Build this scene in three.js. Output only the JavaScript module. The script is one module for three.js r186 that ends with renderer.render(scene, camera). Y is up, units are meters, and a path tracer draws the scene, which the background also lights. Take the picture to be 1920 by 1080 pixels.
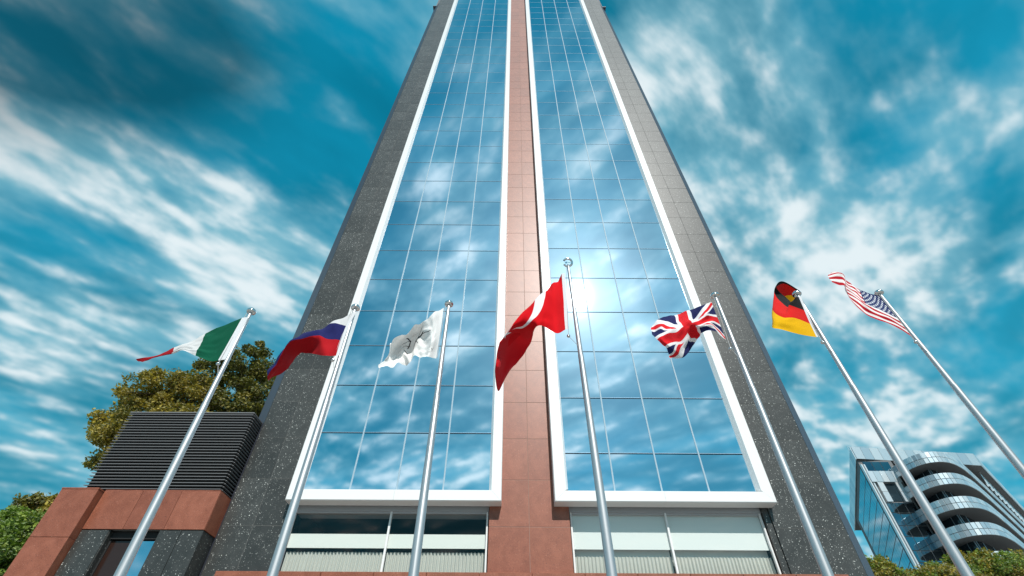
import * as THREE from 'three';
import { ImprovedNoise } from 'three/addons/math/ImprovedNoise.js';
import { mergeGeometries, toCreasedNormals } from 'three/addons/utils/BufferGeometryUtils.js';

// ---------------------------------------------------------------- camera, sky, sun, exposure
const scene = new THREE.Scene();
const EYE = 1.6, FOCAL = 874;                                   // eye height in metres; focal length for a 1920 x 1080 sheet
const camera = new THREE.PerspectiveCamera(2 * Math.atan(540 / FOCAL) * 180 / Math.PI, 16 / 9, 0.1, 2000);
camera.position.set(0, EYE, 0);
camera.rotation.order = 'YXZ';
camera.rotation.set(Math.PI / 4, 0, 0.0057);
camera.updateMatrixWorld(true);

const SUN = new THREE.Vector3(0.1417, 0.684, 0.715).normalize();
const sun = new THREE.DirectionalLight(new THREE.Color(1.0, 0.965, 0.91), 4.3);
sun.target.position.set(0, 20, -25); sun.position.copy(SUN).multiplyScalar(150).add(sun.target.position);
sun.castShadow = true; sun.shadow.mapSize.set(4096, 4096); sun.shadow.radius = 1;
Object.assign(sun.shadow.camera, { left: -90, right: 90, top: 110, bottom: -60, near: 1, far: 400 });
scene.add(sun, sun.target);

const noise = new ImprovedNoise();
const clamp = (x, a = 0, b = 1) => Math.min(b, Math.max(a, x));
const smooth = (a, b, x) => { const t = clamp((x - a) / (b - a)); return t * t * (3 - 2 * t); };
const mix = (a, b, t) => a + (b - a) * t;
function fbm(x, y, z, oct) { let s = 0, a = 0.5; for (let i = 0; i < oct; i++) { s += a * noise.noise(x, y, z); x = x * 2.03 + 11.3; y = y * 2.03 + 5.7; a *= 0.5; } return s; }
function rng(seed) { let s = seed >>> 0; return () => { s = (s + 0x6D2B79F5) >>> 0; let t = s; t = Math.imul(t ^ (t >>> 15), t | 1); t ^= t + Math.imul(t ^ (t >>> 7), t | 61); return ((t ^ (t >>> 14)) >>> 0) / 4294967296; }; }

// wind-drawn cirrus on a teal sky: masses of cloud given by azimuth, elevation (degrees), size and strength
const MASSES = [];
const mass = (list, size, power) => list.forEach(([az, el]) => { const a = az * Math.PI / 180, e = el * Math.PI / 180; MASSES.push([Math.sin(a) * Math.cos(e), Math.sin(e), -Math.cos(a) * Math.cos(e), size * Math.PI / 180, power]); });
mass([[-67.3, 38.6], [-64.5, 38.9], [-60.9, 40.2], [-56.7, 40.9], [-50.9, 40.8], [-45.6, 41.2], [-40.1, 41.7], [-34.1, 42.1], [-28.9, 39.8], [-43.6, 37.6], [-39.4, 37.5]], 3.6, 0.27);
mass([[-54.7, 27], [-51.7, 28.1], [-49.8, 30.8], [-46.9, 30.5], [-43.2, 31.6], [-47.4, 27.5], [-52.4, 25.6], [-48.8, 24.2], [-50.1, 20.7], [-47.1, 18.2]], 2.6, 0.17);
mass([[-57.2, 56.1], [-40.9, 60.4]], 4, 0.2);
mass([[41.3, 64.4], [53, 64.4], [58.8, 60.9], [48, 60.4], [43.9, 62.2], [50.3, 53.5], [40.2, 57.9], [45.5, 54.6], [51.2, 50.1], [36, 60], [36, 52], [62, 65], [33, 66], [56, 56], [38, 67]], 4.6, 0.34);
mass([[41.6, 46.1], [45.1, 42.5], [48.7, 40], [50.4, 35.8], [45.6, 37.7], [41.5, 39.6], [52, 33.7], [41, 43.1], [38, 36], [36, 44], [34, 40]], 4.2, 0.27);
mass([[68.5, 51], [65.9, 43.6], [66, 46.3], [65.8, 40.7], [59.4, 40], [57.7, 34.2]], 3, 0.2);
mass([[37.4, 24.5], [41.9, 24.2], [44.9, 20.7], [37.6, 20.9], [46.3, 23.7], [43, 33.9], [48.4, 30.3]], 3.2, 0.24);
mass([[71.5, 45.1], [62.4, 36.1], [55.7, 28.6], [55.9, 42.8], [-55.8, 35], [-58.9, 33.3], [-49.5, 34], [40.6, 30.1], [50.5, 26.5], [-49.1, 21.1]], 4.2, -0.24);
mass([[-30.2, 56.5], [-42.4, 52.2], [-56.7, 48.8], [-49.4, 64.4], [-70, 44]], 7, -0.26);
const THICK = []; [[-75, 44], [-72.5, 48.5], [-69, 52.3], [-62, 57]].forEach(([az, el]) => { const a = az * Math.PI / 180, e = el * Math.PI / 180; THICK.push([Math.sin(a) * Math.cos(e), Math.sin(e), -Math.cos(a) * Math.cos(e)]); });
function skyAt(x, y, z, out) {
  const yy = Math.max(y, 0.09), qx = x / yy, qz = z / yy;
  const s = qx * 0.73 - qz * 0.68, t = qx * 0.68 + qz * 0.73;                       // along and across the wind
  const w1 = fbm(qx * 1.3 + 3, qz * 1.3, 2.2, 3), w2 = fbm(qx * 1.3, qz * 1.3 + 9, 7.7, 3);
  const big = fbm(s * 0.6 + w1 * 0.6, t * 1.0 + w2 * 0.6, 1.5, 3);
  const mid = fbm(s * 2.0 + w2 * 0.8, t * 4.2 + w1 * 0.8, 4.5, 6);
  const fine = fbm(s * 7.0 + w1 * 1.2, t * 13 + w2 * 1.2, 8.1, 5);
  const puff = fbm(s * 4.4 + w2 * 0.9, t * 7.0 + w1 * 0.9, 5.9, 6);
  let m = 0; for (const q of MASSES) { const d = 1 - (x * q[0] + y * q[1] + z * q[2]); if (d < 0.05) m += q[4] * Math.exp(-2 * d / (q[3] * q[3])); }
  m = m > 0 ? 0.62 * (1 - Math.exp(-m / 0.5)) : Math.max(m, -0.45);
  const dens = 0.42 + 0.50 * big + 0.72 * mid + 0.42 * fine + 0.66 * puff + m;
  const a = 0.93 * smooth(0.06, 0.95, dens), thickness = smooth(0.40, 1.35, dens + 0.7 * fine + 0.6 * puff);
  const up = clamp(y), h = Math.pow(1 - up, 2.0);
  let r = mix(0.003, 0.06, h), g = mix(0.225, 0.47, h), b = mix(0.37, 0.66, h);
  const deep = 0.80 + 0.42 * smooth(-0.25, 0.28, fbm(qx * 0.7 + 20, qz * 0.7, 3.3, 3) + 0.5 * mid);
  r *= deep; g *= deep; b *= deep;
  const cr = mix(0.24, 0.84, thickness), cg = mix(0.53, 0.93, thickness), cb = mix(0.64, 0.96, thickness);
  r = mix(r, cr, a); g = mix(g, cg, a); b = mix(b, cb, a);
  let k = 0; for (const q of THICK) k += Math.exp(-(1 - (x * q[0] + y * q[1] + z * q[2])) / 0.008); k = clamp(k * (0.75 + 1.1 * big + 0.8 * mid)) * 0.7;      // a dark heavy cloud upper left
  r = mix(r, 0.003, k); g = mix(g, 0.05, k); b = mix(b, 0.08, k);
  const c = x * SUN.x + y * SUN.y + z * SUN.z, glow = 0.9 * Math.exp(-(1 - c) / 0.006) + 0.28 * Math.exp(-(1 - c) / 0.05);   // aureole round the sun
  out[0] = r + glow * 0.95; out[1] = g + glow; out[2] = b + glow;
}
{
  const W = 2048, H = 1024, data = new Float32Array(W * H * 4), o = [0, 0, 0];
  for (let j = 0; j < H; j++) {
    const el = ((j + 0.5) / H - 0.5) * Math.PI, ce = Math.cos(el), se = Math.sin(el);
    for (let i = 0; i < W; i++) {
      const az = ((i + 0.5) / W - 0.5) * 2 * Math.PI, k = (j * W + i) * 4;
      if (se > -0.03) skyAt(Math.cos(az) * ce, Math.max(se, 0), Math.sin(az) * ce, o); else { o[0] = 0.10; o[1] = 0.17; o[2] = 0.2; }
      data[k] = o[0]; data[k + 1] = o[1]; data[k + 2] = o[2]; data[k + 3] = 1;
    }
  }
  const tex = new THREE.DataTexture(data, W, H, THREE.RGBAFormat, THREE.FloatType);
  tex.mapping = THREE.EquirectangularReflectionMapping; tex.magFilter = THREE.LinearFilter; tex.minFilter = THREE.LinearFilter; tex.wrapS = THREE.RepeatWrapping; tex.needsUpdate = true;
  scene.background = tex; scene.environment = tex;
}
const renderer = new THREE.WebGLRenderer({ antialias: true });
renderer.toneMapping = THREE.LinearToneMapping; renderer.toneMappingExposure = 1.0;
renderer.shadowMap.enabled = true;

// ---------------------------------------------------------------- helpers
const V = (x, y, z) => new THREE.Vector3(x, y, z);
// survey: the point at depth z (metres in front of the eye) sighted at photograph pixel (px, py)
const EYEQ = camera.quaternion.clone();
function at(px, py, z) { const d = V(px - 960, 540 - py, -FOCAL).applyQuaternion(EYEQ); d.multiplyScalar(z / d.z); d.y += EYE; return d; }
const used = new Map();
function numbered(name) { const n = used.get(name) || 0; used.set(name, n + 1); return n ? name + '_' + String(n).padStart(3, '0') : name; }
function tag(o, label, category, group) { o.userData.label = label; o.userData.category = category; if (group) o.userData.group = group; return o; }
function shadows(m) { m.castShadow = true; m.receiveShadow = true; return m; }
function part(name, geo, mat, parent, x = 0, y = 0, z = 0) { const m = shadows(new THREE.Mesh(geo, mat)); m.name = name; m.position.set(x, y, z); parent.add(m); return m; }
function thing(name, label, category, group, x = 0, y = 0, z = 0) { const o = new THREE.Group(); o.name = numbered(name); o.position.set(x, y, z); scene.add(o); return tag(o, label, category, group); }
function metreUV(geo, ou = 0, ov = 0, scale = 1) {                 // uv in metres from position, by the way each face points
  if (geo.index) { const g = geo.toNonIndexed(); geo = g; }
  const p = geo.attributes.position, uv = new Float32Array(p.count * 2), a = V(), b = V(), c = V(), n = V();
  for (let i = 0; i < p.count; i += 3) {
    a.fromBufferAttribute(p, i); b.fromBufferAttribute(p, i + 1); c.fromBufferAttribute(p, i + 2);
    n.copy(b).sub(a).cross(c.clone().sub(a)); const ax = Math.abs(n.x), ay = Math.abs(n.y), az = Math.abs(n.z);
    [a, b, c].forEach((v, k) => { const u = az >= ax && az >= ay ? [v.x, v.y] : ax >= ay ? [v.z, v.y] : [v.x, v.z]; uv[(i + k) * 2] = u[0] * scale + ou; uv[(i + k) * 2 + 1] = u[1] * scale + ov; });
  }
  geo.setAttribute('uv', new THREE.BufferAttribute(uv, 2)); return geo;
}
function box(w, h, d, ou = 0, ov = 0) { return metreUV(new THREE.BoxGeometry(w, h, d), ou, ov); }
// a box given by its bounds
function span(x0, x1, y0, y1, z0, z1) { const g = new THREE.BoxGeometry(x1 - x0, y1 - y0, z1 - z0); g.translate((x0 + x1) / 2, (y0 + y1) / 2, (z0 + z1) / 2); return metreUV(g); }
// slab with a small chamfer round its front (+z) face, centred on x, y; back face at z = 0
function slab(w, h, d, c, ou = 0, ov = 0) {
  const x = w / 2, y = h / 2, f = [[-x, -y], [x, -y], [x, y], [-x, y]], i = [[-x + c, -y + c], [x - c, -y + c], [x - c, y - c], [-x + c, y - c]], pos = [];
  const tri = (a, b, q) => pos.push(...a, ...b, ...q), quad = (a, b, q, e) => { tri(a, b, q); tri(a, q, e); };
  const F = f.map(p => [p[0], p[1], d - c]), I = i.map(p => [p[0], p[1], d]), B = f.map(p => [p[0], p[1], 0]);
  quad(I[0], I[1], I[2], I[3]);
  for (let k = 0; k < 4; k++) { const n = (k + 1) % 4; quad(F[k], F[n], I[n], I[k]); quad(B[k], B[n], F[n], F[k]); }
  quad(B[3], B[2], B[1], B[0]);
  const g = new THREE.BufferGeometry(); g.setAttribute('position', new THREE.Float32BufferAttribute(pos, 3)); const m = metreUV(g, ou, ov); m.computeVertexNormals(); return m;
}
function texture(size, metres, paint, srgb = true) {
  const d = new Uint8Array(size * size * 4), o = [0, 0, 0];
  for (let j = 0; j < size; j++) for (let i = 0; i < size; i++) { paint(i, j, o); const k = (j * size + i) * 4; d[k] = clamp(o[0], 0, 255); d[k + 1] = clamp(o[1], 0, 255); d[k + 2] = clamp(o[2], 0, 255); d[k + 3] = 255; }
  const t = new THREE.DataTexture(d, size, size, THREE.RGBAFormat); t.wrapS = t.wrapT = THREE.RepeatWrapping; t.magFilter = THREE.LinearFilter; t.minFilter = THREE.LinearMipmapLinearFilter; t.generateMipmaps = true;
  t.repeat.set(1 / metres, 1 / metres); if (srgb) t.colorSpace = THREE.SRGBColorSpace; t.needsUpdate = true; return t;
}
const lin = (r, g, b) => new THREE.Color().setRGB(r, g, b);
const std = (c, roughness, metalness = 0, extra = {}) => new THREE.MeshStandardMaterial({ color: c, roughness, metalness, ...extra });

// ---------------------------------------------------------------- materials
// crystalline stone: fine crystals, coarse clouding, and scattered flecks, tiling every `metres`
function stone(size, metres, seed, base, grain, fleck, nFleck, fleckSize, other = fleck) {
  const r = rng(seed), buf = new Float32Array(size * size * 3);
  for (let j = 0; j < size; j++) for (let i = 0; i < size; i++) {
    const th = i / size * 2 * Math.PI, ph = j / size * 2 * Math.PI, k = (j * size + i) * 3;
    const cloud = fbm(Math.cos(th) * 1.6 + 5, Math.sin(th) * 1.6 + Math.cos(ph) * 1.6, Math.sin(ph) * 1.6 + seed, 4);
    const g = (r() - 0.5) * grain + cloud * grain * 0.4;
    for (let c = 0; c < 3; c++) buf[k + c] = base[c] + g * (0.6 + base[c] / 255);
  }
  for (let n = 0; n < nFleck; n++) {
    const cx = r() * size, cy = r() * size, rad = fleckSize * (0.4 + r() * r() * 1.6), lum = 0.35 + r() * 0.65, an = r() * 3.14, el = 0.5 + r() * 0.5, R = Math.ceil(rad);
    for (let y = -R; y <= R; y++) for (let x = -R; x <= R; x++) {
      const u = (x * Math.cos(an) + y * Math.sin(an)) / rad, v = (-x * Math.sin(an) + y * Math.cos(an)) / (rad * el); if (Math.abs(u) + Math.abs(v) > 1.1) continue;
      const f = n % 3 ? fleck : other, k = ((((cy + y) | 0) + size) % size * size + (((cx + x) | 0) + size) % size) * 3; for (let c = 0; c < 3; c++) buf[k + c] = mix(buf[k + c], f[c], lum);
    }
  }
  return texture(size, metres, (i, j, o) => { const k = (j * size + i) * 3; o[0] = buf[k]; o[1] = buf[k + 1]; o[2] = buf[k + 2]; });
}
const darkTex = stone(1024, 5.2, 11, [60, 60, 58], 44, [222, 222, 216], 2300, 3.2);
const redTex = stone(1024, 4.3, 23, [140, 81, 60], 52, [84, 50, 43], 7500, 2.4, [186, 132, 112]);
const tint = (map, t, roughness) => new THREE.MeshStandardMaterial({ map, color: lin(t[0], t[1], t[2]), roughness });
const M = {
  dark: [1, 0.84, 1.16, 0.93, 1.08].map(k => tint(darkTex, [k, k, k], 0.36)),
  red: [[1, 1, 1], [0.92, 0.9, 0.9], [1.08, 1.1, 1.12], [0.98, 0.94, 0.92], [1.04, 1.02, 1.0]].map(c => tint(redTex, c, 0.40)),
  joint: std(lin(0.13, 0.13, 0.125), 0.9), jointRed: std(lin(0.34, 0.24, 0.2), 0.9), edge: std(lin(0.062, 0.068, 0.092), 0.5), body: std(lin(0.08, 0.085, 0.1), 0.7),
  white: std(lin(0.8, 0.79, 0.78), 0.32), whiteWarm: std(lin(0.72, 0.71, 0.67), 0.4), reveal: std(lin(0.42, 0.42, 0.43), 0.4),
  glass: [[0.72, 0.88, 1.0], [0.69, 0.86, 0.99], [0.75, 0.90, 1.0], [0.71, 0.86, 0.97]].map(c => std(lin(...c), 0.021, 1)),
  mullion: std(lin(0.30, 0.42, 0.50), 0.6), transom: std(lin(0.22, 0.34, 0.44), 0.5, 0.6), backing: std(lin(0.02, 0.03, 0.04), 0.8),
  pane: new THREE.MeshPhysicalMaterial({ color: lin(0.92, 0.95, 0.94), roughness: 0.02, transmission: 1, thickness: 0, ior: 1.5 }),
  blind: std(lin(0.78, 0.79, 0.77), 0.85), valance: std(lin(0.76, 0.76, 0.72), 0.8), curtain: new THREE.MeshPhysicalMaterial({ color: lin(0.72, 0.71, 0.65), roughness: 1, transmission: 0.25, thickness: 0 }),
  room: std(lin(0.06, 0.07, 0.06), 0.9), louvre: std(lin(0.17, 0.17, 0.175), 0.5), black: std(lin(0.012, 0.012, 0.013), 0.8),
  steel: std(lin(0.50, 0.50, 0.51), 0.46, 0.8), chrome: std(lin(0.75, 0.74, 0.73), 0.14, 1), rope: std(lin(0.45, 0.45, 0.45), 0.9),
  paving: std(lin(0.26, 0.25, 0.235), 0.85), bark: std(lin(0.06, 0.045, 0.032), 0.95)
};
const R0 = rng(77), pick = (list, r = R0) => list[Math.floor(r() * list.length)];

// ---------------------------------------------------------------- ground
{
  const pave = texture(512, 12, (i, j, o) => { const n = fbm(i / 30, j / 30, 3, 4) * 34 + (((i * 7919 + j * 104729) % 97) / 97 - 0.5) * 14; o[0] = 143 + n; o[1] = 140 + n; o[2] = 135 + n; });
  const g = new THREE.PlaneGeometry(900, 900, 1, 1); g.rotateX(-Math.PI / 2); g.translate(0, 0, -60);
  const uv = g.attributes.uv; for (let i = 0; i < uv.count; i++) uv.setXY(i, uv.getX(i) * 900, uv.getY(i) * 900);
  const m = shadows(new THREE.Mesh(g, new THREE.MeshStandardMaterial({ map: pave, roughness: 0.9 }))); m.name = 'ground'; m.userData.kind = 'structure'; m.userData.label = 'grey paved forecourt in front of the tower'; scene.add(m);
}

// ---------------------------------------------------------------- the tower
const TOP = 110.6, Z = -24;                                          // granite plane
const tower = thing('tower_building', 'tall hotel tower with two blue mirror-glass bays and dark granite flanks', 'tower');
part('tower_body', span(-15.05, 17.25, 10.9, TOP - 1, -46, -25.35), M.body, tower);
part('tower_body', span(-15.05, 17.25, 0, 10.85, -46, -30.2), M.body, tower);
// chamfered edges, their shade put into the dark slate colour
function chamfer(x0, x1) { const s = new THREE.Shape(), a = Math.min(x0, x1), b = Math.max(x0, x1); s.moveTo(x0, 24.03); s.lineTo(x1, 25.25); s.lineTo(x1, 25.33); s.lineTo(x0, 25.33); const g = new THREE.ExtrudeGeometry(s, { depth: 101.2, bevelEnabled: false }); g.rotateX(-Math.PI / 2); return g; }
part('corner_cladding', chamfer(-13.95, -15.1), M.edge, tower);
part('corner_cladding', chamfer(16.15, 17.3), M.edge, tower);
part('parapet_coping', span(-15.2, -13.9, 101.22, 101.5, -26, -24.6), M.edge, tower);
part('parapet_coping', span(16.1, 17.4, 101.22, 101.5, -26, -24.6), M.edge, tower);

// stone piers: a mortar core with individual slabs
const ROW0 = 11.6 - 2.265 * 5, ROWH = 2.265;
function pier(name, xs, mats, y0, y1, dz, seed) {
  const core = part(name, span(xs[0] + 0.02, xs[xs.length - 1] - 0.02, y0, y1, Z - 1.3, Z - 0.010 + dz), mats === M.red ? M.jointRed : M.joint, tower), r = rng(seed);
  for (let c = 0; c + 1 < xs.length; c++) {
    const w = xs[c + 1] - xs[c], shapes = [0, 1, 2, 3, 4].map(k => slab(w - 0.018, ROWH - 0.018, 0.05, 0.006, k * 1.37 + c * 0.7 + seed, k * 0.83 + seed * 0.3));
    for (let y = ROW0; y < y1 - ROWH * 0.9; y += ROWH) {
      if (y + ROWH * 0.5 < y0) continue;
      part('stone_panel', pick(shapes, r), pick(mats, r), core, (xs[c] + xs[c + 1]) / 2, y + ROWH / 2, Z - 0.05 + dz + (r() - 0.5) * 0.004);
    }
  }
  return core;
}
pier('granite_pier', [-13.93, -12.4, -10.86], M.dark, 0.3, TOP, 0, 3).userData.label = 'speckled dark granite flank left of the bays';
pier('granite_pier', [12.72, 14.43, 16.13], M.dark, 0.3, TOP, 0, 4).userData.label = 'speckled dark granite flank right of the bays';
pier('central_pier', [-1.06, 0.9, 2.88], M.red, 0.3, TOP, 0.004, 5).userData.label = 'reddish brown granite pier between the glass bays';

// glass bays with a heavy white frame
function jamb(xo, xi, sgn, y0, y1) {                                 // xo outer, sgn points to the glass; mitred at the foot
  const s = new THREE.Shape(), w = Math.abs(xi - xo), c = 0.035;
  [[0, 0.69], [0, c], [c, 0], [w, 0], [w + 0.13, 0.30], [w + 0.13, 0.69]].forEach(([a, b], i) => i ? s.lineTo(a, b) : s.moveTo(a, b));
  const g = new THREE.ExtrudeGeometry(s, { depth: 1, bevelEnabled: false }), p = g.attributes.position;
  for (let i = 0; i < p.count; i++) { const a = p.getX(i), b = p.getY(i), e = p.getZ(i); p.setXYZ(i, xo + sgn * a, e < 0.5 ? y0 + a + 0.004 : y1, -23.3 - b); }
  let n = metreUV(g); if (sgn > 0) n = flip(n); n.computeVertexNormals(); return n;
}
function flip(g) { const p = g.attributes.position, u = g.attributes.uv; for (let i = 0; i < p.count; i += 3) { for (const at of [p, u]) for (let k = 0; k < at.itemSize; k++) { const j = at.itemSize, t = at.array[(i + 1) * j + k]; at.array[(i + 1) * j + k] = at.array[(i + 2) * j + k]; at.array[(i + 2) * j + k] = t; } } return g; }
function sillRail(x0, x1, y0, w, m0, m1) {                           // bottom rail; m0, m1: mitred at that end
  const s = new THREE.Shape(), c = 0.035; [[0, 0.69], [0, c], [c, 0], [w, 0], [w + 0.05, 0.30], [w + 0.05, 0.69]].forEach(([a, b], i) => i ? s.lineTo(a, b) : s.moveTo(a, b));
  const g = new THREE.ExtrudeGeometry(s, { depth: 1, bevelEnabled: false }), p = g.attributes.position;
  for (let i = 0; i < p.count; i++) { const a = p.getX(i), b = p.getY(i), e = p.getZ(i); p.setXYZ(i, e < 0.5 ? x0 + (m0 ? a + 0.004 : 0.004) : x1 - (m1 ? a + 0.004 : 0.004), y0 + a, -23.3 - b); }
  const n = metreUV(g); n.computeVertexNormals(); return n;
}
function bay(label, x0, x1, fw, rows, seed) {
  const r = rng(seed), yb = 10.28, root = part('glass_bay', span(x0 + 0.2, x1 - 0.2, yb + 0.4, TOP - 0.5, -24.0, -23.72), M.backing, tower);
  root.userData.label = label;
  const frame = (geo, mat = M.white) => part('frame_member', geo, mat, root);
  frame(jamb(x0, x0 + fw, 1, yb, TOP)); frame(jamb(x1, x1 - fw, -1, yb, TOP));
  const xm = (x0 + x1) / 2; frame(sillRail(x0, xm, yb, 0.52, true, false)); frame(sillRail(xm, x1, yb, 0.52, false, true));
  const g0 = x0 + fw + 0.10, g1 = x1 - fw - 0.10, cw = (g1 - g0) / 4;
  const cache = new Map();
  for (let k = 0; k + 1 < rows.length; k++) {
    const h = rows[k + 1] - rows[k], key = h.toFixed(2);
    if (!cache.has(key)) cache.set(key, slab(cw - 0.03, h - 0.085, 0.02, 0.004));
    for (let c = 0; c < 4; c++) {
      const m = part('glass_pane', cache.get(key), pick(M.glass, r), root, g0 + cw * (c + 0.5), (rows[k] + rows[k + 1]) / 2, -23.62);
      m.rotation.set((r() - 0.5) * 0.0045, (r() - 0.5) * 0.0045, 0);
    }
    if (k) { const t = new THREE.CylinderGeometry(0.020, 0.020, g1 - g0, 10, 1); t.rotateZ(Math.PI / 2); part('transom', t, M.transom, root, (g0 + g1) / 2, rows[k] + 0.02, -23.608); }
  }
  for (let c = 1; c < 4; c++) part('mullion', slab(0.085, TOP - 0.6 - rows[0], 0.05, 0.012), M.mullion, root, g0 + cw * c, (rows[0] + TOP - 0.6) / 2, -23.622);
  return root;
}
const rowsL = [10.86, 13.97, 17.0, 19.95, 22.92, 26.0, 29.25], rowsR = [10.86, 12.87];
while (rowsL[rowsL.length - 1] < TOP - 4) rowsL.push(rowsL[rowsL.length - 1] + 3.31);
while (rowsR[rowsR.length - 1] < TOP - 4) rowsR.push(rowsR[rowsR.length - 1] + 3.35);
bay('left mirror-glass bay reflecting pale cloud', -10.97, -0.46, 0.50, rowsL, 31);
bay('right mirror-glass bay with the sun glinting in it', 2.15, 12.95, 0.58, rowsR, 32);

// first-floor windows under the bays: recessed panes, blinds and curtains
function curtain(x0, x1, y0, y1, z, seed) {
  const r = rng(seed), pos = [], idx = [], n = Math.round((x1 - x0) / 0.022); let ph = 0;
  for (let i = 0; i <= n; i++) { ph += 0.75 + r() * 0.5; const x = x0 + (x1 - x0) * i / n, d = Math.sin(ph * 0.8) * 0.075 + fbm(x * 3, seed, 2, 2) * 0.06; pos.push(x, y1 + Math.sin(ph) * 0.008, z + d * 0.6, x + Math.cos(ph) * 0.006, y0, z + d); if (i) { const a = (i - 1) * 2; idx.push(a, a + 1, a + 2, a + 2, a + 1, a + 3); } }
  const g = new THREE.BufferGeometry(); g.setAttribute('position', new THREE.Float32BufferAttribute(pos, 3)); g.setIndex(idx); g.computeVertexNormals(); return g;
}
function lowerWindow(label, x0, x1, fullBlind, seed) {
  const zg = -24.32, y0 = 7.3, y1 = 10.1, xm = (x0 + x1) / 2;
  const root = part('window', span(x0 - 0.02, x1 + 0.02, y1, 10.82, -25.3, zg + 0.10), M.reveal, tower); root.userData.label = label;   // head
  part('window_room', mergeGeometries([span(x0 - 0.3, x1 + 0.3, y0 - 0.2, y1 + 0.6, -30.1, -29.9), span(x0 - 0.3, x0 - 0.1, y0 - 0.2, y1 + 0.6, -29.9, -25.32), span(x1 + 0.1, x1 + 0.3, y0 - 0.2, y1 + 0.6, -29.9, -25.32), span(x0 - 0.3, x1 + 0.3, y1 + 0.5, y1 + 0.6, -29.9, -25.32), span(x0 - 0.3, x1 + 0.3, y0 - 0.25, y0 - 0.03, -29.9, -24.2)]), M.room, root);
  const bar = (x, w) => part('window_frame', slab(w, y1 - y0 + 0.05, 0.14, 0.012), M.white, root, x, (y0 + y1) / 2 - 0.025, zg - 0.05);
  bar(x0 + 0.05, 0.085); bar(xm, 0.10); bar(x1 - 0.05, 0.085);
  part('window_frame', span(x0, x1, y1 - 0.09, y1 - 0.003, zg - 0.04, zg + 0.05), M.reveal, root);
  for (const [a, b] of [[x0 + 0.1, xm - 0.055], [xm + 0.055, x1 - 0.1]]) {
    const p = new THREE.PlaneGeometry(b - a, y1 - y0 - 0.1); part('window_pane', p, M.pane, root, (a + b) / 2, (y0 + y1) / 2 - 0.05, zg);
    if (fullBlind) part('roller_blind', span(a - 0.02, b + 0.02, 8.49, y1 - 0.02, -24.44, -24.42), M.blind, root);
    else part('valance_board', span(a - 0.02, b + 0.02, 8.49, 9.11, -24.46, -24.42), M.valance, root);
    if (fullBlind) part('inner_blind', span(a - 0.02, b + 0.02, 7.9, y1 - 0.02, -24.80, -24.78), M.blind, root);
    part('curtain', curtain(a - 0.02, b + 0.02, y0 - 0.1, fullBlind ? 8.23 : 8.37, -24.62, seed + a), M.curtain, root);
  }
}
lowerWindow('wide window under the left bay with pleated curtains and a dark upper half', -10.72, -1.1, false, 41);
lowerWindow('wide window under the right bay with pale blinds drawn', 2.92, 12.4, true, 42);
part('window_return', span(-10.86, -10.75, 7.3, 10.3, -25.3, -24.06), M.dark[1], tower);
part('window_return', span(12.43, 12.7, 7.3, 10.3, -25.3, -24.06), M.dark[1], tower);

// red granite podium ledge
{
  const g = part('podium', span(-13.06, 15.02, 0, 7.12, -24.15, -23.72), M.red[0], tower); g.userData.label = 'reddish granite podium at the foot of the tower';
  for (let x = -13.1; x < 15; x += 2.345) part('coping_stone', slab(2.33, 0.22, 0.6, 0.015, x, 0.2), pick(M.red), g, x + 1.17, 7.2, -24.2);
}

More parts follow.
